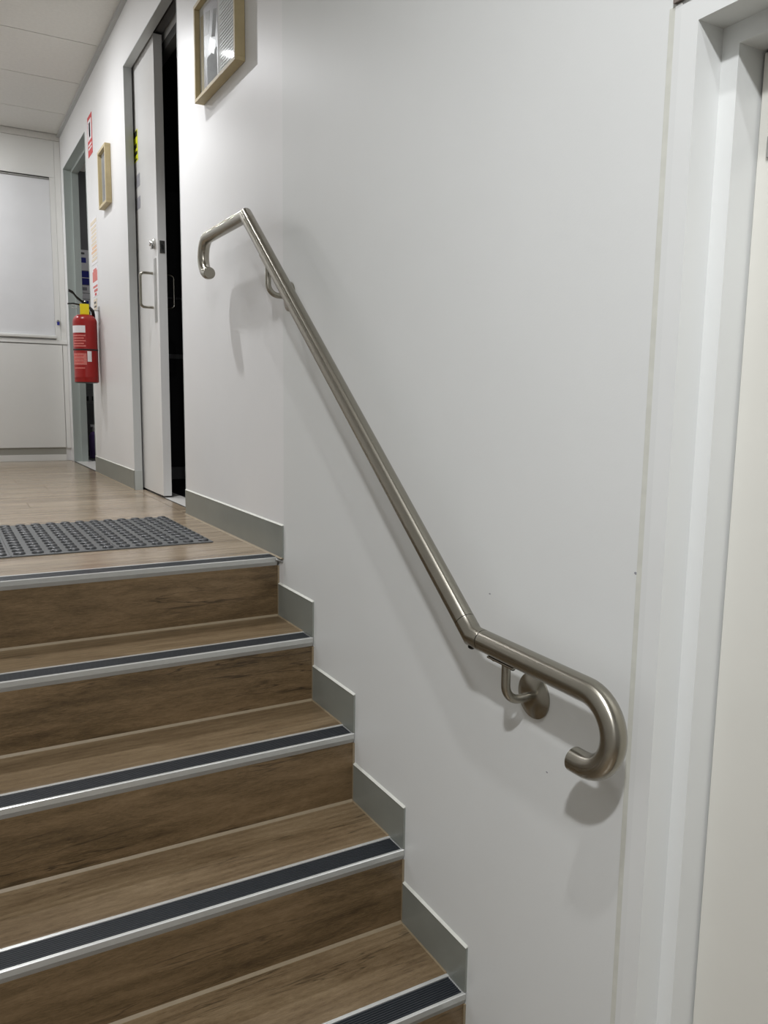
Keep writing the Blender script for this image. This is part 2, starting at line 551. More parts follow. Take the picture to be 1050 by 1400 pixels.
# ------------------------------------------------------------------ staircase
stairs = empty('staircase', 'straight flight of brown wood-look steps with black and silver nosings beside the white wall', 'stairs', (-0.8, -0.6, LOW))
def sloc(x, y, z):
    return Vector((x, y, z)) - Vector(stairs.location)
XR = -0.0005
for i in range(STEPS):
    yn, zn = -G * i, -H * i          # nosing edge of this step
    zb = -H * (i + 1)
    xr = XR
    # riser board
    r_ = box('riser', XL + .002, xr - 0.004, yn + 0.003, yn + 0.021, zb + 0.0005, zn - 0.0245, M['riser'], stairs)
    # tread of the step below (last one is the lower floor)
    if i < STEPS - 1:
        box('tread', XL + .002, xr, yn - G + 0.0663, yn + 0.0035, zb - 0.03, zb, M['tread'], stairs)
        sb = bmesh.new()
        ox, oy = -0.8, yn
        prism(sb, [(0.0015, 0.0), (-0.0035, 0.0), (0.0015, 0.0055)], 'x', XL - ox + .002, xr - ox - 0.001)
        link('sealant_bead', sb, M['sealant'], stairs, loc=sloc(ox, oy + 0.0015, zb))
        sb = bmesh.new()
        prism(sb, [(0.0, 0.0), (-0.0065, 0.0), (-0.003, 0.004)], 'y', -G + 0.066, 0.0)
        link('sealant_bead', sb, M['sealant'], stairs, loc=sloc(xr, yn, zb))
    sb = bmesh.new()
    bx(sb, -0.005, 0, 0.0005, 0.004, 0, H - 0.026)
    link('sealant_bead', sb, M['sealant'], stairs, loc=sloc(xr, yn, zb))
    # aluminium nosing profile: flat back edge, channel, rounded front lip, return coloured darker for shade
    nb = bmesh.new()
    w_ = 0.066
    prof = [(0.0, -0.0015), (0.0015, 0.0), (0.0062, 0.0), (0.0066, -0.002), (0.0567, -0.002), (0.0571, 0.0006),
            (w_ - 0.001, 0.0008), (w_, -0.0004), (w_, -0.004), (0.012, -0.004), (0.0085, -0.0245),
            (0.0035, -0.0245), (0.0, -0.0135)]
    na, nbx = XL + .002 + 0.8, -0.0022 + 0.8 if i else -0.0065 + 0.8
    prism(nb, [(a, b) for a, b in prof], 'x', na, nbx)
    n_ = link('step_nosing', nb, [M['alu'], M['alu_dull'], M['alu_glint']], stairs, loc=sloc(-0.8, yn, zn))
    for p_ in n_.data.polygons:
        if p_.normal.y < -0.5 and p_.center.z < -0.0136 + 0.0005 and p_.center.z > -0.0245:
            p_.material_index = 1  # darker colour paints shade on the bent-back lip
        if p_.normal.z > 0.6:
            p_.material_index = 2  # glint painted on the upward facets
    # ribbed rubber insert
    gb = bmesh.new()
    pts = [(0.0068, -0.0019)]
    nr = 9
    for k in range(nr):
        a = 0.0068 + 0.0497 * k / nr
        b = 0.0068 + 0.0497 * (k + 1) / nr
        q = (b - a)
        pts += [(a + q * .1, -0.0014), (a + q * .25, 0.0006), (a + q * .72, 0.0006), (a + q * .88, -0.0014)]
    pts += [(0.0565, -0.0019)]
    prism(gb, pts[::-1], 'x', na, nbx - (0.006 if i else 0))
    link('grip_strip', gb, M['rubber'], n_)
# solid body under the flight
bm = bmesh.new()
pts = [(0.0, -0.16)]
pts = []
for i in range(STEPS):
    pts += [(-G * i + 0.021, -H * i - 0.031 if i else -0.16), (-G * i + 0.021, -H * (i + 1) - 0.031)]
pts = [(p[0] + 0.6, p[1] - LOW) for p in pts]
pts = [(a, max(b, 0.0)) for a, b in pts]
pts.append((0.021 + 0.6 + 0.3, 0.0))
pts.append((0.021 + 0.6 + 0.3, pts[0][1]))
clean = []
for p in pts:
    if not clean or (abs(p[0] - clean[-1][0]) + abs(p[1] - clean[-1][1])) > 1e-6:
        clean.append(p)
prism(bm, clean, 'x', XL + 0.8 + .004, -0.005 + 0.8)
link('carcass', bm, M['joint'], stairs)
# dark end cap of the top nosing
ec = bmesh.new()
sweep(ec, [(-0.0105, -0.001, -0.0075), (-0.0045, -0.012, -0.0075), (-0.001, -0.030, -0.0085)], 0.0042, 10)
link('nosing_end_cap', ec, M['alu_dull'], stairs, True, loc=sloc(0, 0, 0))

# grey skirting pieces stepping down the wall, with a white caulk line on top
SK = 0.098
def skirt(idx, ya, yb, z, x=0.0):
    o = box('baseboard_%s' % idx, x - 0.0045, x + 0.0002, ya, yb, z, z + SK, M['skirting'])
    struct(o)
    c = bmesh.new()
    prism(c, [(-0.0055, 0.0), (0.0, 0.0), (0.0, 0.004)], 'y', -(yb - ya) / 2, (yb - ya) / 2)
    link('caulk_line', c, M['caulk'], o, loc=(0.00215, 0, SK))
    return o
skirt('hall', CORNER + 0.001, D1N - .001, 0.0005)
skirt('hall_far', D1F + .001, D2N - .001, 0.0005)
for i in range(STEPS - 1):
    skirt('step_%d' % (i + 1), -G * (i + 1) + 0.0008, -G * i - 0.0005, -H * (i + 1) + 0.0012)
# skirting return into the sliding-door jamb
# tan seal at the hall skirting foot
sb = bmesh.new()
prism(sb, [(0.0, 0.0), (-0.010, 0.0), (-0.0045, 0.0035)], 'y', CORNER, D1N - 0.002)
struct(link('trim_3', sb, M['sealant']))
sb = bmesh.new()
prism(sb, [(0.0, 0.0), (-0.010, 0.0), (-0.0045, 0.0035)], 'y', D1F, D2N)
struct(link('trim_4', sb, M['sealant']))

# ------------------------------------------------------------------ lower door at the right of the flight
dr = bpy.data.objects.new('door_3', None)
dr.location = (0, -1.85, LOW)
COL.objects.link(dr)
struct(dr)
def dloc(p): return Vector(p) - Vector(dr.location)
R1, R2 = 0.045, 0.091
bm = bmesh.new()   # pressed frame: face, reveal, step, reveal (plan outline extruded upright)
yF = DRF
top = DRT
WO = 0.028
def stepped(bm, x0, s1, x2, yf, sg, step, wo, z0, zt):
    prism(bm, [(x0, yf + sg * wo), (x0, yf), (s1, yf), (s1, yf + sg * wo)], 'z', z0, zt)
    prism(bm, [(s1, yf + sg * wo), (s1, yf - sg * step), (x2, yf - sg * step), (x2, yf + sg * wo)], 'z', z0, zt - step)
def stepped_head(bm, x0, s1, x2, ya, yb, step, wo, zt):
    prism(bm, [(x0, zt + wo), (x0, zt), (s1, zt), (s1, zt + wo)], 'y', ya - wo, yb + wo)
    prism(bm, [(s1, zt + wo), (s1, zt - step), (x2, zt - step), (x2, zt + wo)], 'y', ya - wo, yb + wo)
stepped(bm, -0.003, R1, R2 + .035, yF, 1, 0.026, WO, LOW, top)
stepped(bm, -0.003, R1, R2 + .035, DRN, -1, 0.026, WO, LOW, top)
stepped_head(bm, -0.003, R1, R2 + .035, DRN, yF, 0.026, WO, top)
o = link('door_frame', bm, M['frame_white'], dr); o.location = dloc((0, 0, 0))
bm = bmesh.new()
a0 = yF + WO
bx(bm, -0.0016, 0.001, a0 + 0.0115, a0 + 0.0215, LOW, top + WO + 0.004, 0.0006)
bx(bm, -0.0022, 0.001, a0, a0 + 0.0115, LOW, top + WO + 0.004, 0.0004, mi=1)
o = link('caulk_line', bm, [M['caulk'], M['stair_wall']], dr); o.location = dloc((0, 0, 0))
bm = bmesh.new()
bx(bm, R2, R2 + 0.038, DRN + 0.03, yF - 0.0295, LOW + 0.01, top - 0.03, 0.001)
leaf = link('door_leaf', bm, M['door_white'], dr); leaf.location = dloc((0, 0, 0))
bm = bmesh.new()
bx(bm, R2 - 0.004, R2, yF - 0.10, yF - 0.045, 0.785, 0.812, 0.001)
o = link('door_plate', bm, M['alu_dull'], leaf)
bm = bmesh.new()
sweep(bm, [(R2, DRN + .1, -0.08), (R2 - 0.05, DRN + .1, -0.08), (R2 - 0.05, DRN + .22, -0.08)], 0.010, 16)
lathe(bm, [(0.026, R2 - 0.008), (0.026, R2)], 'x', (0, DRN + .1, -0.08), 24)
link('door_handle', bm, M['chrome'], leaf, True)
# dark space behind this door
bm = bmesh.new()
bx(bm, 0.14, 0.16, DRN - 0.2, yF + 0.2, LOW, top + 0.2)
struct(link('wall_behind_door', bm, M['dark_grey']))
# strip added above the frame, coloured dark for the shade there
o = box('shade_strip', -0.006, 0.0, DRN - 0.05, a0 + 0.012, top + 0.034, top + 0.052, M['head_shade'])
struct(o)

# ------------------------------------------------------------------ sliding door in the hall
d1 = bpy.data.objects.new('door_1', None)
d1.location = (0.065, 1.7, 0)
COL.objects.link(d1)
struct(d1)
LN = 1.566
leaf1 = box('door_leaf', 0.0465, 0.0855, LN, LN + 0.93, 0.009, 2.045, M['slide_white'], d1, 0.0012)
def l1(p): return Vector(p) - wloc(leaf1)
# frame lining
fr = bpy.data.objects.new('door_frame', None)
bm = bmesh.new()
bx(bm, -0.001, 0.037, D1F - 0.003, D1F + 0.001, 0, D1T)
bx(bm, -0.001, 0.037, D1N + 0.002, D1F, D1T - 0.003, D1T + 0.001)
bx(bm, -0.001, 0.14, D1N - 0.001, D1N + 0.003, 0, D1T)
o = link('door_frame', bm, M['jamb_grey'], d1); o.location = -Vector(d1.location)
bm = bmesh.new()
bx(bm, 0.060, 0.092, D1N + .004, D1F, 2.055, 2.085)
o = link('slide_track', bm, M['dark_grey'], d1); o.location = -Vector(d1.location)
bm = bmesh.new()
bx(bm, 0.100, 0.138, D1N + .004, D1F + .0, 1.99, 2.03)
o = link('head_lining', bm, M['dark_grey'], d1); o.location = -Vector(d1.location)
bm = bmesh.new()      # black void above the leaf
bx(bm, 0.038, 0.0885, D1N + .004, D1F + .0, 2.088, 2.10)
# D-pulls on both faces
for sx, xa in ((-1, 0.0465), (1, 0.0855)):
    bm = bmesh.new()
    yh, zt, zb_ = LN + 0.105, 1.040, 0.885
    xo = xa + sx * 0.058
    rr = 0.018
    path = [(xa, yh, zt)]
    for k in range(7):
        a = math.radians(90 * k / 6)
        path.append((xo - sx * rr + sx * rr * math.sin(a), yh, zt - rr + rr * math.cos(a)))
    for k in range(7):
        a = math.radians(90 * k / 6)
        path.append((xo - sx * rr + sx * rr * math.cos(a), yh, zb_ + rr - rr * math.sin(a)))
    path.append((xa, yh, zb_))
    sweep(bm, path, 0.0065, 14)
    link('pull_handle', bm, M['satin'], leaf1, True, loc=l1((0, 0, 0)))
o = box('handle_plate', 0.0445, 0.0467, LN + 0.035, LN + 0.075, 0.815, 1.10, M['alu_dull'], d1)
bm = bmesh.new()
lathe(bm, [(0.023, 0.0), (0.023, 0.006), (0.014, 0.010), (0.012, 0.022), (0.010, 0.024)], 'x', (0, 0, 0), 20)
for v_ in bm.verts: v_.co.x *= -1
o = link('lock_cylinder', bm, M['chrome'], leaf1, True, loc=l1((0.0465, LN + 0.058, 1.165)))
bm = bmesh.new()
bx(bm, -0.006, 0.006, -0.022, 0.001, -0.024, -0.004, 0.002)
link('turn_knob', bm, M['chrome'], leaf1, loc=l1((0.032, LN + 0.058, 1.163)))
o = box('latch_plate', 0.0545, 0.0775, LN - 0.0022, LN + 0.001, 1.118, 1.172, M['chrome'], leaf1)
bm = bmesh.new()
bx(bm, -0.006, 0.006, -0.001, 0.0, 0.016, 0.038)
link('latch_slot', bm, M['black'], o, loc=(0, -0.0012, 0))
jp = box('plank', 0.0, 0.046, D1N + .003, D1F, -0.004, 0.0, M['floor'], floor)
o = box('skirting_return', 0.0, 0.037, D1F - 0.007, D1F - 0.003, 0.0, SK, M['skirt_light'], d1)
# stickers on the door face, most of them inside the pocket
st = box('warning_sticker', 0.0458, 0.0466, 1.905, 1.99, 1.600, 1.742, M['yellow_print'], leaf1)
for k, (za, zb_) in enumerate(((0.112, 0.138), (0.060, 0.080), (0.030, 0.045), (0.005, 0.012))):
    bm = bmesh.new(); bx(bm, -0.0012, 0, -0.034 + 0.01 * (k % 2), 0.03, za, zb_)
    link('print_block', bm, M['black'], st)
for za, zb_ in ((1.478, 1.535), (1.375, 1.430)):
    box('paper_label', 0.0458, 0.0466, 1.880, 1.975, za, zb_, M['paper_grey'], leaf1)
# threshold
bm = bmesh.new()
bx(bm, 0.052, 0.14, D1N + .003, D1F, -0.004, 0.0012)
bx(bm, 0.046, 0.052, D1N + .003, D1F, -0.003, 0.0012, mi=1)
o = link('threshold', bm, [M['floor_pale'], M['black']], d1); o.location = -Vector(d1.location)

# room behind it, its unlit gloom put into near-black surfaces
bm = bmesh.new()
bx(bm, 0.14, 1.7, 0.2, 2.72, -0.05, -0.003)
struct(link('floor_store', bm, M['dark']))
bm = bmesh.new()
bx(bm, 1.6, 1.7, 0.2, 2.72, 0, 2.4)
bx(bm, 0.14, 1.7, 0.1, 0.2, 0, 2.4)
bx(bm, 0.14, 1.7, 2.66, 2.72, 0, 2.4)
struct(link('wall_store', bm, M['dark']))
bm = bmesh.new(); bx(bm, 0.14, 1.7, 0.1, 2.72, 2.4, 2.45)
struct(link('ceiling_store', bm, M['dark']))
cab = empty('dark_cupboard', 'black cupboard with pale shelf edges in the dark room seen past the sliding door', 'cupboard', (0.62, 2.45, 0))
box('carcass', 0.16, 1.1, 2.42, 2.655, 0.075, 1.6, M['dark'], cab, 0.002)
box('shelf_edge', 0.16, 1.1, 2.41, 2.42, 0.69, 0.715, M['room_grey'], cab)
box('shelf_edge', 0.16, 1.1, 2.41, 2.42, 1.02, 1.03, M['dark_grey'], cab)
box('plinth', 0.16, 1.1, 2.43, 2.655, 0, 0.075, M['room_grey'], cab)

# ------------------------------------------------------------------ grey framed doorway at the end of the hall
d2 = bpy.data.objects.new('door_2', None)
d2.location = (0.06, 3.5, 0)
COL.objects.link(d2)
struct(d2)
bm = bmesh.new()
stepped(bm, -0.003, 0.048, 0.092, D2F, 1, 0.020, 0.003, 0, D2T)
stepped(bm, -0.003, 0.048, 0.092, D2N, -1, 0.020, 0.003, 0, D2T)
stepped_head(bm, -0.003, 0.048, 0.092, D2N, D2F, 0.020, 0.003, D2T)
o = link('door_frame', bm, M['frame_grey'], d2); o.location = -Vector(d2.location)
bm = bmesh.new()
bx(bm, 0.004, 0.14, D2N, D2F, -0.004, 0.0012)
bx(bm, -0.003, 0.006, D2N, D2F, 0.0, 0.002, mi=1)
o = link('threshold', bm, [M['floor_pale'], M['black']], d2); o.location = -Vector(d2.location)
# room beyond
RB = 4.75
bm = bmesh.new(); bx(bm, 0.14, 2.0, 2.72, RB + .1, -0.05, -0.003)
struct(link('floor_office', bm, M['dark_grey']))
bm = bmesh.new()
bx(bm, 0.0, 2.0, RB, RB + .1, 0, 2.4)
bx(bm, 1.9, 2.0, 2.72, RB, 0, 2.4)
bx(bm, 0.0, 0.092, YB + .1, RB, 0, 2.4)
struct(link('wall_office', bm, M['room_grey']))
bm = bmesh.new(); bx(bm, 0.0, 2.0, 2.72, RB + .1, 2.4, 2.45)
struct(link('ceiling_office', bm, M['room_grey']))
l = bpy.data.lights.new('office_fill', 'AREA'); l.shape = 'DISK'; l.size = 0.3; l.energy = 5.5  # added fill standing in for light spilling onto the papers
lo = bpy.data.objects.new('office_fill', l); lo.location = (0.95, 3.9, 2.36); COL.objects.link(lo)
# notices on the office wall
def notice(x0, x1, z0, z1, label, mat, blocks):
    o = box('wall_notice', x0, x1, RB - 0.002, RB - 0.0002, z0, z1, mat)
    tag(o, label, 'notice', None)
    for (a, b, c, d_, mm_) in blocks:
        bm = bmesh.new(); bx(bm, a, b, -0.0019, -0.0009, c, d_)
        link('print_block', bm, M[mm_], o)
    return o
notice(0.17, 0.38, 1.475, 1.635, 'white notice with small blue mark, highest paper inside the grey doorway', M['paper'],
       [(-0.09, -0.02, 0.06, 0.10, 'blue_print'), (-0.09, -0.03, 0.125, 0.14, 'dark_grey')])
notice(0.17, 0.38, 1.365, 1.470, 'deep blue notice split by a white line inside the grey doorway', M['blue_print'],
       [(-0.1, 0.1, 0.050, 0.056, 'paper')])
notice(0.17, 0.38, 1.300, 1.360, 'narrow pale notice directly under the blue one', M['paper'],
       [(-0.06, -0.02, 0.02, 0.045, 'paper_grey')])
notice(0.17, 0.38, 1.150, 1.295, 'white notice with blue emblem, lowest paper inside the grey doorway', M['paper'],
       [(-0.08, -0.01, 0.03, 0.09, 'blue_print'), (-0.1, 0.1, 0.10, 0.103, 'dark_grey')])
# low bench with a box and a bottle
bench = empty('storage_bench', 'dark low storage bench against the wall of the room beyond the grey doorway', 'bench', (0.35, 4.6, 0))
box('carcass', 0.16, 0.6, 4.50, 4.745, 0.05, 0.42, M['dark_grey'], bench, 0.003)
box('plinth', 0.17, 0.59, 4.52, 4.745, 0, 0.05, M['black'], bench)
bx_o = empty('storage_box', 'pale box with two dark handle slots on the low bench beyond the grey doorway', 'box', (0.27, 4.6, 0.42))
box('carton', 0.165, 0.37, 4.52, 4.72, 0.421, 0.535, M['room_grey'], bx_o, 0.002)
box('slot', 0.18, 0.20, 4.517, 4.521, 0.44, 0.475, M['black'], bx_o)
box('slot', 0.225, 0.25, 4.517, 4.521, 0.44, 0.475, M['black'], bx_o)
bt = empty('spray_bottle', 'purple bottle with a white cap standing on the floor beyond the grey doorway', 'bottle', (0.205, 4.33, 0))
bm = bmesh.new()
lathe(bm, [(0.040, 0), (0.042, 0.01), (0.042, 0.17), (0.030, 0.195), (0.014, 0.205)], 'z', (0, 0, 0), 20)
link('bottle_body', bm, M['purple'], bt, True)
bm = bmesh.new()
lathe(bm, [(0.016, 0.2), (0.016, 0.225), (0.012, 0.24)], 'z', (0, 0, 0), 16)
bx(bm, -0.03, 0.012, -0.008, 0.008, 0.238, 0.256, 0.002)
link('cap', bm, M['paper'], bt, True)

# ------------------------------------------------------------------ white built-in at the end of the hall
ub = empty('servery_cabinet', 'white built-in cabinet wall closing the end of the hall', 'cabinet', (-0.8, YB, 0))
Y0 = YB
def cb(name, x0, x1, y0, y1, z0, z1, mat, bev=0.001, par=None):
    return box(name, x0, x1, y0, y1, z0, z1, M[mat], par or ub, bev)
cb('side_stile', -0.040, -0.001, Y0 - 0.004, Y0 + 0.012, 0.855, 2.247, 'cabinet')
cb('side_stile', -0.0775, -0.041, Y0 + 0.001, Y0 + 0.012, 0.872, 2.0, 'cabinet')
cb('top_panel', XL + .002, -0.041, Y0 - 0.002, Y0 + 0.012, 2.0, 2.247, 'cabinet')
cb('shadow_gap', XL + .002, -0.078, Y0 + 0.006, Y0 + 0.012, 1.985, 2.0, 'joint', 0)
cb('shutter_head', XL + .002, -0.079, Y0 - 0.006, Y0 + 0.006, 1.984, 1.991, 'alu_dull', 0)
cb('shutter_panel', XL + .002, -0.0785, Y0 + 0.004, Y0 + 0.012, 0.905, 1.984, 'board')
cb('bottom_rail', XL + .002, -0.072, Y0 - 0.020, Y0 + 0.010, 0.883, 0.905, 'cabinet', 0.005)
cb('counter_rail', XL + .002, -0.001, Y0 - 0.010, Y0 + 0.012, 0.845, 0.872, 'cabinet', 0.0015)
cb('cupboard_door', XL + .002, -0.036, Y0 - 0.006, Y0 + 0.012, 0.098, 0.839, 'cabinet', 0.0015)
cb('filler_panel', -0.033, -0.001, Y0 - 0.004, Y0 + 0.012, 0.093, 0.841, 'cabinet')
cb('kickboard', XL + .002, -0.035, Y0 + 0.008, Y0 + 0.0122, 0.045, 0.095, 'kick', 0)
cb('kick_skirting', XL + .002, -0.035, Y0 + 0.002, Y0 + 0.012, 0.0005, 0.045, 'cabinet', 0)
lk = bmesh.new()
lathe(lk, [(0.012, 0.0), (0.012, 0.012), (0.008, 0.016)], 'y', (0, 0, 0), 16)
for v_ in lk.verts: v_.co.y *= -1
lk_o = link('cabinet_lock', lk, M['chrome'], ub, True, loc=Vector((-0.058, Y0 + .001, 1.005)) - Vector(ub.location))
bm = bmesh.new(); bx(bm, -0.008, 0.008, -0.026, -0.012, -0.026, -0.002, 0.003)
link('key_fob', bm, M['blue_print'], lk_o)

# ------------------------------------------------------------------ handrail
rail = empty('handrail', 'brushed steel handrail sloping down the white wall with hooked returns at both ends', 'handrail', (0, -0.5, 0.4))
def rloc(p): return Vector(p) - Vector(rail.location)
XH, RR = -0.070, 0.019
SLOPE = 0.8057
TOPZ = 0.9845
YT = 0.070                       # top mitre
ZJ = 0.0575
YJ = YT - (TOPZ - ZJ) / SLOPE    # lower elbow
def onrail(y): return (XH, y, TOPZ + SLOPE * (y - YT))
RB_ = 0.057
dvec = Vector((0, 1, SLOPE)).normalized()
J = Vector((XH, YJ, ZJ))
T = Vector((XH, YT, TOPZ))
# upper run: mitred to the slope, then the hook
bm = bmesh.new()
pth = [T - dvec * 0.04, T, ] + [(XH, 0.4295, TOPZ)] + arc((0.4295, TOPZ - RB_), RB_, 90, -90, 24, XH)[1:] + [(XH, 0.420, TOPZ - 2 * RB_)]
sweep(bm, pth, RR, 36, True, 0.0012)
link('return_bend', bm, M['steel'], rail, True, loc=rloc((0, 0, 0)))
# sloping tube
bm = bmesh.new()
sweep(bm, [J + dvec * 0.034, T - dvec * 0.0402], RR, 36, True, 0.0003)
link('rail_tube', bm, M['steel'], rail, True, loc=rloc((0, 0, 0)))
# lower run with hook
dl = Vector((0, -1, -0.018)).normalized()
bm = bmesh.new()
Lz = ZJ - 0.005
pth = [J + dl * 0.030, (XH, -1.363, Lz)] + [(XH, -p[1] + 0, p[2]) for p in arc((1.363, Lz - RB_), RB_, 90, -90, 24, XH)][1:] + [(XH, -1.343, Lz - 2 * RB_)]
sweep(bm, pth, RR, 36, True, 0.0012)
link('return_bend', bm, M['steel'], rail, True, loc=rloc((0, 0, 0)))
# swivel elbow: two short collars on a darker core
bm = bmesh.new()
sweep(bm, [J + dvec * 0.045, J, J + dl * 0.045], RR - 0.0012, 32)
eb = link('elbow_core', bm, M['steel_dark'], rail, True, loc=rloc((0, 0, 0)))
bm = bmesh.new()
sweep(bm, [J + dvec * 0.0330, J, J + dl * 0.0290], RR + 0.0001, 36, True, 0.0002)
el = link('elbow_joint', bm, M['steel'], rail, True, loc=rloc((0, 0, 0)))
for off in ((-0.004, -0.0175), (0.006, 0.0178)):
    bm = bmesh.new()
    lathe(bm, [(0.0062, -0.0015), (0.0062, 0.0015)], 'z', (0, 0, 0), 12)
    o = link('pivot_screw', bm, M['steel_dark'], el, loc=(J.x - 0.006, J.y + off[0], J.z + off[1]))
    o.rotation_euler = (math.radians(24), 0, 0)
# wall brackets
def bracket(yb, zrail, slope, zu):
    """rod from a saddle under the tube, bending back to a domed wall rosette"""
    br = bpy.data.objects.new('wall_bracket', None)
    br.location = rloc((0, yb, zu))
    COL.objects.link(br); br.parent = rail
    bm = bmesh.new()
    h = zrail - zu
    rb = 0.030
    c_ = (XH + rb, rb)
    XS = -0.0635
    pth = [(XS, 0, h - RR * math.sqrt(1 + slope ** 2) - 0.0005)]
    for k in range(13):
        a = math.radians(180 + 90 * k / 12)
        pth.append((XS + rb + rb * math.cos(a), 0, rb + rb * math.sin(a)))
    pth.append((-0.004, 0, 0))
    sweep(bm, pth, 0.0078, 20)
    link('bracket_arm', bm, M['steel'], br, True)
    bm = bmesh.new()
    prof = [(0.040, 0.0), (0.040, -0.003)] + [(0.0395 - 0.0325 * (k / 8) ** 1.0, -0.003 - 0.009 * math.sin(math.radians(90 * k / 8))) for k in range(1, 9)]
    lathe(bm, prof, 'x', (0, 0, 0), 48)
    link('wall_rosette', bm, M['satin'], br, True)
    bm = bmesh.new()
    bx(bm, -0.0095, 0.0095, -0.034, 0.034, -0.0035, 0.0, 0.001)
    sd = link('saddle_plate', bm, M['satin'], br, loc=(XH, 0, h - RR * math.sqrt(1 + slope ** 2) + 0.0005))
    sd.rotation_euler = (math.atan(slope), 0, 0)
    for s_ in (-1, 1):
        bm = bmesh.new()
        lathe(bm, [(0.0045, -0.0035), (0.0045, -0.006), (0.003, -0.0078)], 'z', (0, s_ * 0.025, 0), 12)
        scr = link('screw', bm, M['steel_dark'], br, True, loc=(XH, 0, h - RR * math.sqrt(1 + slope ** 2) + 0.0005))
        scr.rotation_euler = (math.atan(slope), 0, 0)
bracket(-1.168, ZJ - 0.0015, 0.018, -0.0346)
bracket(-0.084, onrail(-0.084)[2], SLOPE, 0.748)

# ------------------------------------------------------------------ rubber mat on the landing
mat_o = empty('rubber_mat', 'grey rubber mat with rows of raised domes on the landing floor', 'mat', (-0.6, 0.62, 0))
mx0, mx1, my0, my1 = -1.005, -0.103, 0.318, 0.925
bm = bmesh.new()
bx(bm, mx0 + .6, mx1 + .6, my0 - .62, my1 - .62, 0.0, 0.0045, 0.0015)
link('mat_base', bm, M['mat'], mat_o)
for sx in (-0.4035, -0.704):
    bm = bmesh.new(); bx(bm, -0.0022, 0.0022, my0 - .62 + .002, my1 - .62 - .002, 0.0045, 0.0062, 0.0008)
    link('seam_rib', bm, M['mat'], mat_o, loc=(sx + .6, 0, 0))
dm = bmesh.new()
lathe(dm, [(0.0175, 0.0), (0.0162, 0.004), (0.0125, 0.0066), (0.006, 0.0076)], 'z', (0, 0, 0), 14)
dome = link('dome', dm, M['dome'], mat_o, True)
first = True
for cx in range(18):
    for cy in range(12):
        x = mx1 - 0.0255 - cx * 0.0501
        yv = my0 + 0.0265 + cy * 0.0503
        if first:
            o = dome; first = False
        else:
            o = dome.copy(); COL.objects.link(o)
        o.parent = mat_o
        o.location = (x + .6, yv - .62, 0.0042)

# ------------------------------------------------------------------ framed pictures
def picture(name, label, y0, y1, z0, z1, depth, fw_, content, tilt=0.0):
    o = empty(name, label, 'picture frame', (0, (y0 + y1) / 2, z0))
    hw, hh = (y1 - y0) / 2, z1 - z0
    xf = -depth
    def bar(pts, a, b, axis):
        bm = bmesh.new(); prism(bm, pts, axis, a, b); bmesh.ops.bevel(bm, geom=list(bm.edges), offset=0.0008, segments=1, affect='EDGES')
        link('frame_bar', bm, M['oak'], o)
    bar([(xf, 0), (-0.001, 0), (-0.001, fw_), (xf, fw_)], -hw, hw, 'y')
    bar([(xf, hh - fw_), (-0.001, hh - fw_), (-0.001, hh), (xf, hh)], -hw, hw, 'y')
    bar([(xf, -hw), (-0.001, -hw), (-0.001, -hw + fw_), (xf, -hw + fw_)], fw_, hh - fw_, 'z')
    bar([(xf, hw - fw_), (-0.001, hw - fw_), (-0.001, hw), (xf, hw)], fw_, hh - fw_, 'z')
    rec = xf + 0.016
    bm = bmesh.new(); bx(bm, rec + 0.0025, -0.002, -hw + fw_, hw - fw_, fw_, hh - fw_)
    bk = link('print', bm, M['paper'], o)
    for ci, (a, b, c, d_, mm_, rot) in enumerate(content):
        bm = bmesh.new(); bx(bm, -0.0004 - 0.00006 * ci, 0.0, -(b - a) / 2, (b - a) / 2, -(d_ - c) / 2, (d_ - c) / 2)
        q = link('print_block', bm, M[mm_], bk, loc=(rec + 0.0024, (a + b) / 2, (c + d_) / 2))
        q.rotation_euler = (rot, 0, 0)
    bm = bmesh.new(); bx(bm, rec - 0.0005, rec + 0.0008, -hw + fw_, hw - fw_, fw_, hh - fw_)
    link('glass_pane', bm, M['glass'], o)
    return o
# local y runs away from the camera (towards the far end of the hall)
c1 = [(0.005, 0.150, 0.02, 0.285, 'print_lilac', 0), (0.02, 0.06, 0.16, 0.24, 'paper_grey', 0.3), (-0.19, -0.01, 0.20, 0.285, 'board', 0), (0.158, 0.186, 0.03, 0.27, 'buff_print', 0),
      (0.09, 0.135, 0.19, 0.26, 'print_dark', 0.2), (0.015, 0.12, 0.03, 0.12, 'paper_grey', 0),
      (0.03, 0.10, 0.12, 0.16, 'board', 0.5), (0.135, 0.145, 0.03, 0.13, 'print_dark', 0)]
for k in range(26):
    zz = 0.03 + k * 0.0098
    c1.append((-0.175, -0.02 - 0.02 * (k % 3 == 0), zz, zz + 0.0028, 'print_text', 0))
picture('picture_frame', 'large pale timber picture frame above the top of the handrail', 0.257, 0.680, 1.473, 1.783, 0.033, 0.012, c1)
c2 = [(-0.080, 0.080, 0.03, 0.27, 'paper_grey', 0), (-0.008, -0.003, 0.03, 0.14, 'print_dark', 0), (-0.06, -0.01, 0.05, 0.12, 'print_text', 0)]
picture('picture_frame', 'small upright timber picture frame between the two hall doorways', 2.318, 2.532, 1.480, 1.775, 0.030, 0.015, c2)

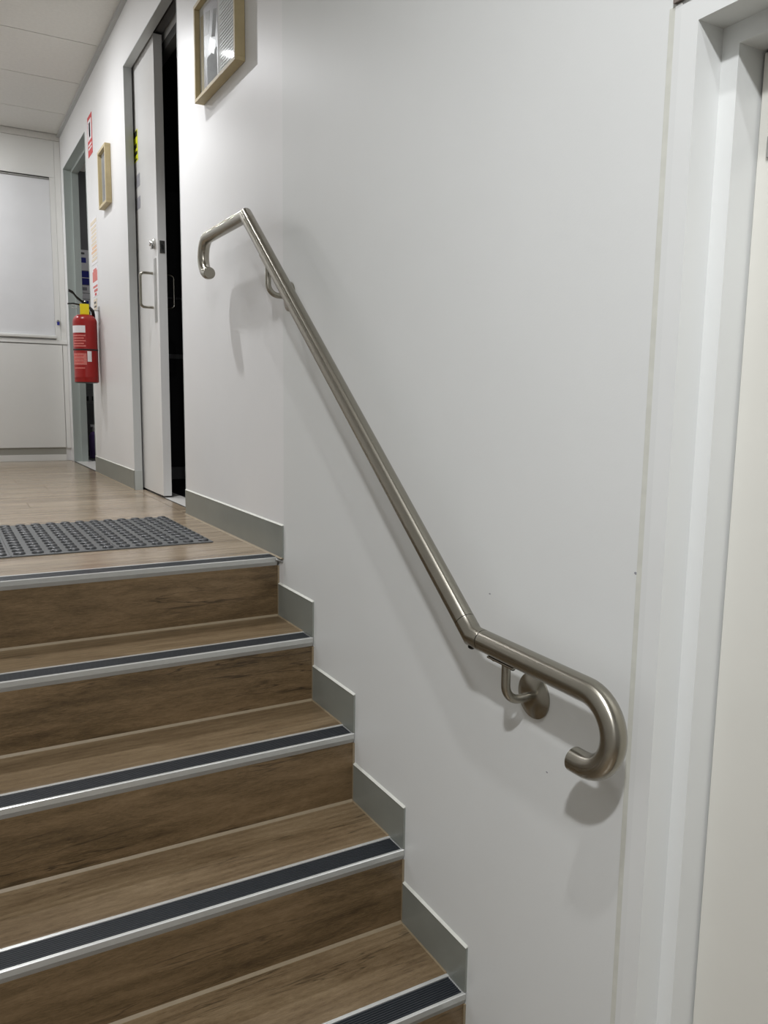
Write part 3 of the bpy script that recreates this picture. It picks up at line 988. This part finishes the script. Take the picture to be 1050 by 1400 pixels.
# ------------------------------------------------------------------ signs and notices on the hall wall
def wallsign(name, label, cat, y0, y1, z0, z1, mat, blocks, th=0.0016):
    o = box(name, -th, -0.0001, y0, y1, z0, z1, M[mat])
    tag(o, label, cat)
    for (a, b, c, d_, mm_) in blocks:      # local y, z
        bm = bmesh.new(); bx(bm, -th / 2 - 0.0008, -th / 2 + 0.0002, a, b, c, d_)
        link('print_block', bm, M[mm_], o)
    return o
wallsign('wall_sign', 'red upright sign with white panel high above the fire extinguisher', 'sign', 2.825, 2.965, 1.858, 2.078, 'red_print',
         [(-0.055, 0.055, 0.085, 0.195, 'paper'), (-0.022, 0.022, 0.10, 0.18, 'red_print'), (-0.05, 0.05, 0.055, 0.065, 'paper'), (-0.05, 0.05, 0.035, 0.045, 'paper')])
bl = [(-0.095, 0.095, 0.225, 0.245, 'buff_print')]
for k in range(9):
    bl.append((-0.085, 0.085 - 0.02 * (k % 2), 0.018 + k * 0.0225, 0.018 + k * 0.0225 + 0.015, 'orange_print' if k in (2, 3) else 'buff_print'))
wallsign('wall_notice', 'white notice with faded buff and orange print above the red-printed one', 'notice', 2.780, 2.980, 1.245, 1.503, 'paper', bl)
wallsign('wall_notice', 'white notice with pale red printed block just above the fire extinguisher', 'notice', 2.790, 2.975, 1.060, 1.228, 'paper',
         [(-0.075, 0.075, 0.085, 0.145, 'pink_print'), (-0.05, 0.05, 0.145, 0.158, 'pink_print'), (-0.07, 0.07, 0.05, 0.062, 'pink_print'), (-0.07, 0.04, 0.025, 0.040, 'pink_print'), (-0.03, 0.02, 0.004, 0.018, 'red_print')])
wallsign('wall_label', 'small olive label on the wall right behind the extinguisher valve', 'label', 2.855, 2.955, 0.985, 1.046, 'buff_print',
         [(-0.03, 0.03, 0.012, 0.022, 'black'), (-0.03, 0.03, 0.034, 0.046, 'black')])

# ------------------------------------------------------------------ fire extinguisher
EX, EY, EZ = -0.082, 2.80, 0.552
ext = empty('fire_extinguisher', 'red fire extinguisher with yellow tag hanging on the hall wall', 'extinguisher', (EX, EY, EZ))
Rr = 0.067
bm = bmesh.new()
prof = [(Rr - 0.004, 0.0), (Rr, 0.003), (Rr, 0.027), (Rr + 0.0008, 0.029), (Rr, 0.031), (Rr, 0.345)]
for k in range(1, 9):
    a = math.radians(90 * k / 8)
    prof.append((0.022 + (Rr - 0.022) * math.cos(a), 0.345 + 0.045 * math.sin(a)))
prof.append((0.020, 0.400))
lathe(bm, prof, 'z', (0, 0, 0), 40)
link('cylinder_body', bm, M['red'], ext, True)
bm = bmesh.new(); lathe(bm, [(0.055, -0.004), (Rr - 0.002, 0.0), (Rr - 0.003, 0.003)], 'z', (0, 0, 0), 40)
link('base_ring', bm, M['black'], ext, True)
bm = bmesh.new(); lathe(bm, [(Rr, 0.182), (Rr + 0.0016, 0.183), (Rr + 0.0016, 0.190), (Rr, 0.191)], 'z', (0, 0, 0), 40)
link('strap', bm, M['black'], ext, True)
def patch(name, a0, a1, z0, z1, mat, r=Rr + 0.0006, n_=10, parent=None):
    """a label curved round the cylinder, angles in degrees, 0 = +x, -90 = towards the camera"""
    bm = bmesh.new()
    ring = []
    for k in range(n_ + 1):
        a = math.radians(a0 + (a1 - a0) * k / n_)
        ring.append([bm.verts.new((rr_ * math.cos(a), rr_ * math.sin(a), z)) for rr_, z in ((r, z0), (r, z1), (r - .0005, z1), (r - .0005, z0))])
    for k in range(n_):
        for j in range(4):
            bm.faces.new((ring[k][j], ring[k + 1][j], ring[k + 1][(j + 1) % 4], ring[k][(j + 1) % 4]))
    bm.faces.new(ring[0]); bm.faces.new(ring[-1][::-1])
    return link(name, bm, M[mat], parent or ext, True)
# view direction onto the cylinder is roughly from (-x*0.15, -y)
patch('label_band', -180, -98, 0.282, 0.322, 'paper')
for k, z in enumerate((0.262, 0.247, 0.232, 0.217, 0.203)):
    patch('print_line', -172, -98 - (k % 2) * 8, z, z + 0.0075, 'pink_print')
patch('instruction_panel', -172, -96, 0.100, 0.165, 'pink_print')
for z in (0.112, 0.130, 0.149):
    patch('print_line', -165, -110, z, z + 0.004, 'red_print', Rr + 0.0011)
patch('service_sticker', -92, -72, 0.118, 0.178, 'paper')
patch('print_line', -170, -105, 0.078, 0.084, 'pink_print')
bm = bmesh.new()
lathe(bm, [(0.019, 0.395), (0.021, 0.400), (0.021, 0.420), (0.014, 0.424), (0.014, 0.440)], 'z', (0, 0, 0), 20)
bx(bm, -0.016, 0.016, -0.018, 0.018, 0.424, 0.452, 0.003)
link('valve', bm, M['black'], ext, True)
bm = bmesh.new()      # squeeze levers reaching out towards the hall
def flat_bar(bm, pts, w_, t_):
    for (a, b) in zip(pts[:-1], pts[1:]):
        pass
    up = [(p[0], p[1] + t_) for p in pts]
    prism(bm, pts + up[::-1], 'y', -w_ / 2, w_ / 2)
flat_bar(bm, [(0.012, 0.448), (-0.012, 0.456), (-0.040, 0.478), (-0.060, 0.504), (-0.082, 0.514)], 0.020, 0.013)
link('lever_handle', bm, M['steel_dark'], ext)
bm = bmesh.new()
flat_bar(bm, [(0.010, 0.436), (-0.030, 0.441), (-0.060, 0.446), (-0.090, 0.442)], 0.020, 0.006)
link('carry_handle', bm, M['steel_dark'], ext)
bm = bmesh.new()
pr = [(-0.025 + 0.018 * math.cos(a), -0.022, 0.430 + 0.010 * math.sin(a)) for a in [math.radians(t_) for t_ in range(0, 361, 30)]]
sweep(bm, [(x - 0.03, y_, z) for x, y_, z in pr], 0.0012, 8)
link('pin_ring', bm, M['chrome'], ext, True)
bm = bmesh.new(); lathe(bm, [(0.008, 0.452), (0.008, 0.464), (0.005, 0.468)], 'z', (0.004, 0, 0), 14)
link('gauge', bm, M['chrome'], ext, True)
bm = bmesh.new(); bx(bm, -0.028, 0.022, -0.0265, -0.025, 0.382, 0.448, 0.0004)
t = link('service_tag', bm, M['yellow'], ext)
bm = bmesh.new()
sweep(bm, [(0.012, 0, 0.430), (0.030, -0.004, 0.428), (0.044, -0.010, 0.412), (0.050, 0.004, 0.392), (0.056, 0.03, 0.365), (0.052, 0.055, 0.30), (0.048, 0.062, 0.12)], 0.0095, 14)
link('hose', bm, M['black'], ext, True)
bm = bmesh.new(); bx(bm, -0.010, -EX - 0.0005, -0.012, 0.012, 0.4135, 0.4195, 0.001); bx(bm, -EX - 0.004, -EX - 0.0005, -0.02, 0.02, 0.34, 0.44, 0.001)
link('wall_hook', bm, M['chrome'], ext)

# ------------------------------------------------------------------ ceiling downlight fittings
for i, (lx, ly, lp, ld) in enumerate(LAMPS):
    f_ = empty('ceiling_downlight', ['round downlight in the hall ceiling near the far doorway', 'round downlight in the ceiling above the top step',
                                     'round downlight in the ceiling behind the viewer', 'round downlight in the ceiling at the end of the hall',
                                     'round downlight in the ceiling over the foot of the flight'][i], 'light', (lx, ly, CEIL), 'round ceiling downlights')
    bm = bmesh.new()
    lathe(bm, [(ld / 2 + 0.002, -0.001), (ld / 2 + 0.004, -0.010), (ld / 2 + 0.012, -0.010), (ld / 2 + 0.018, -0.0002)], 'z', (0, 0, 0), 32)
    link('trim_ring', bm, M['paper'], f_, True)
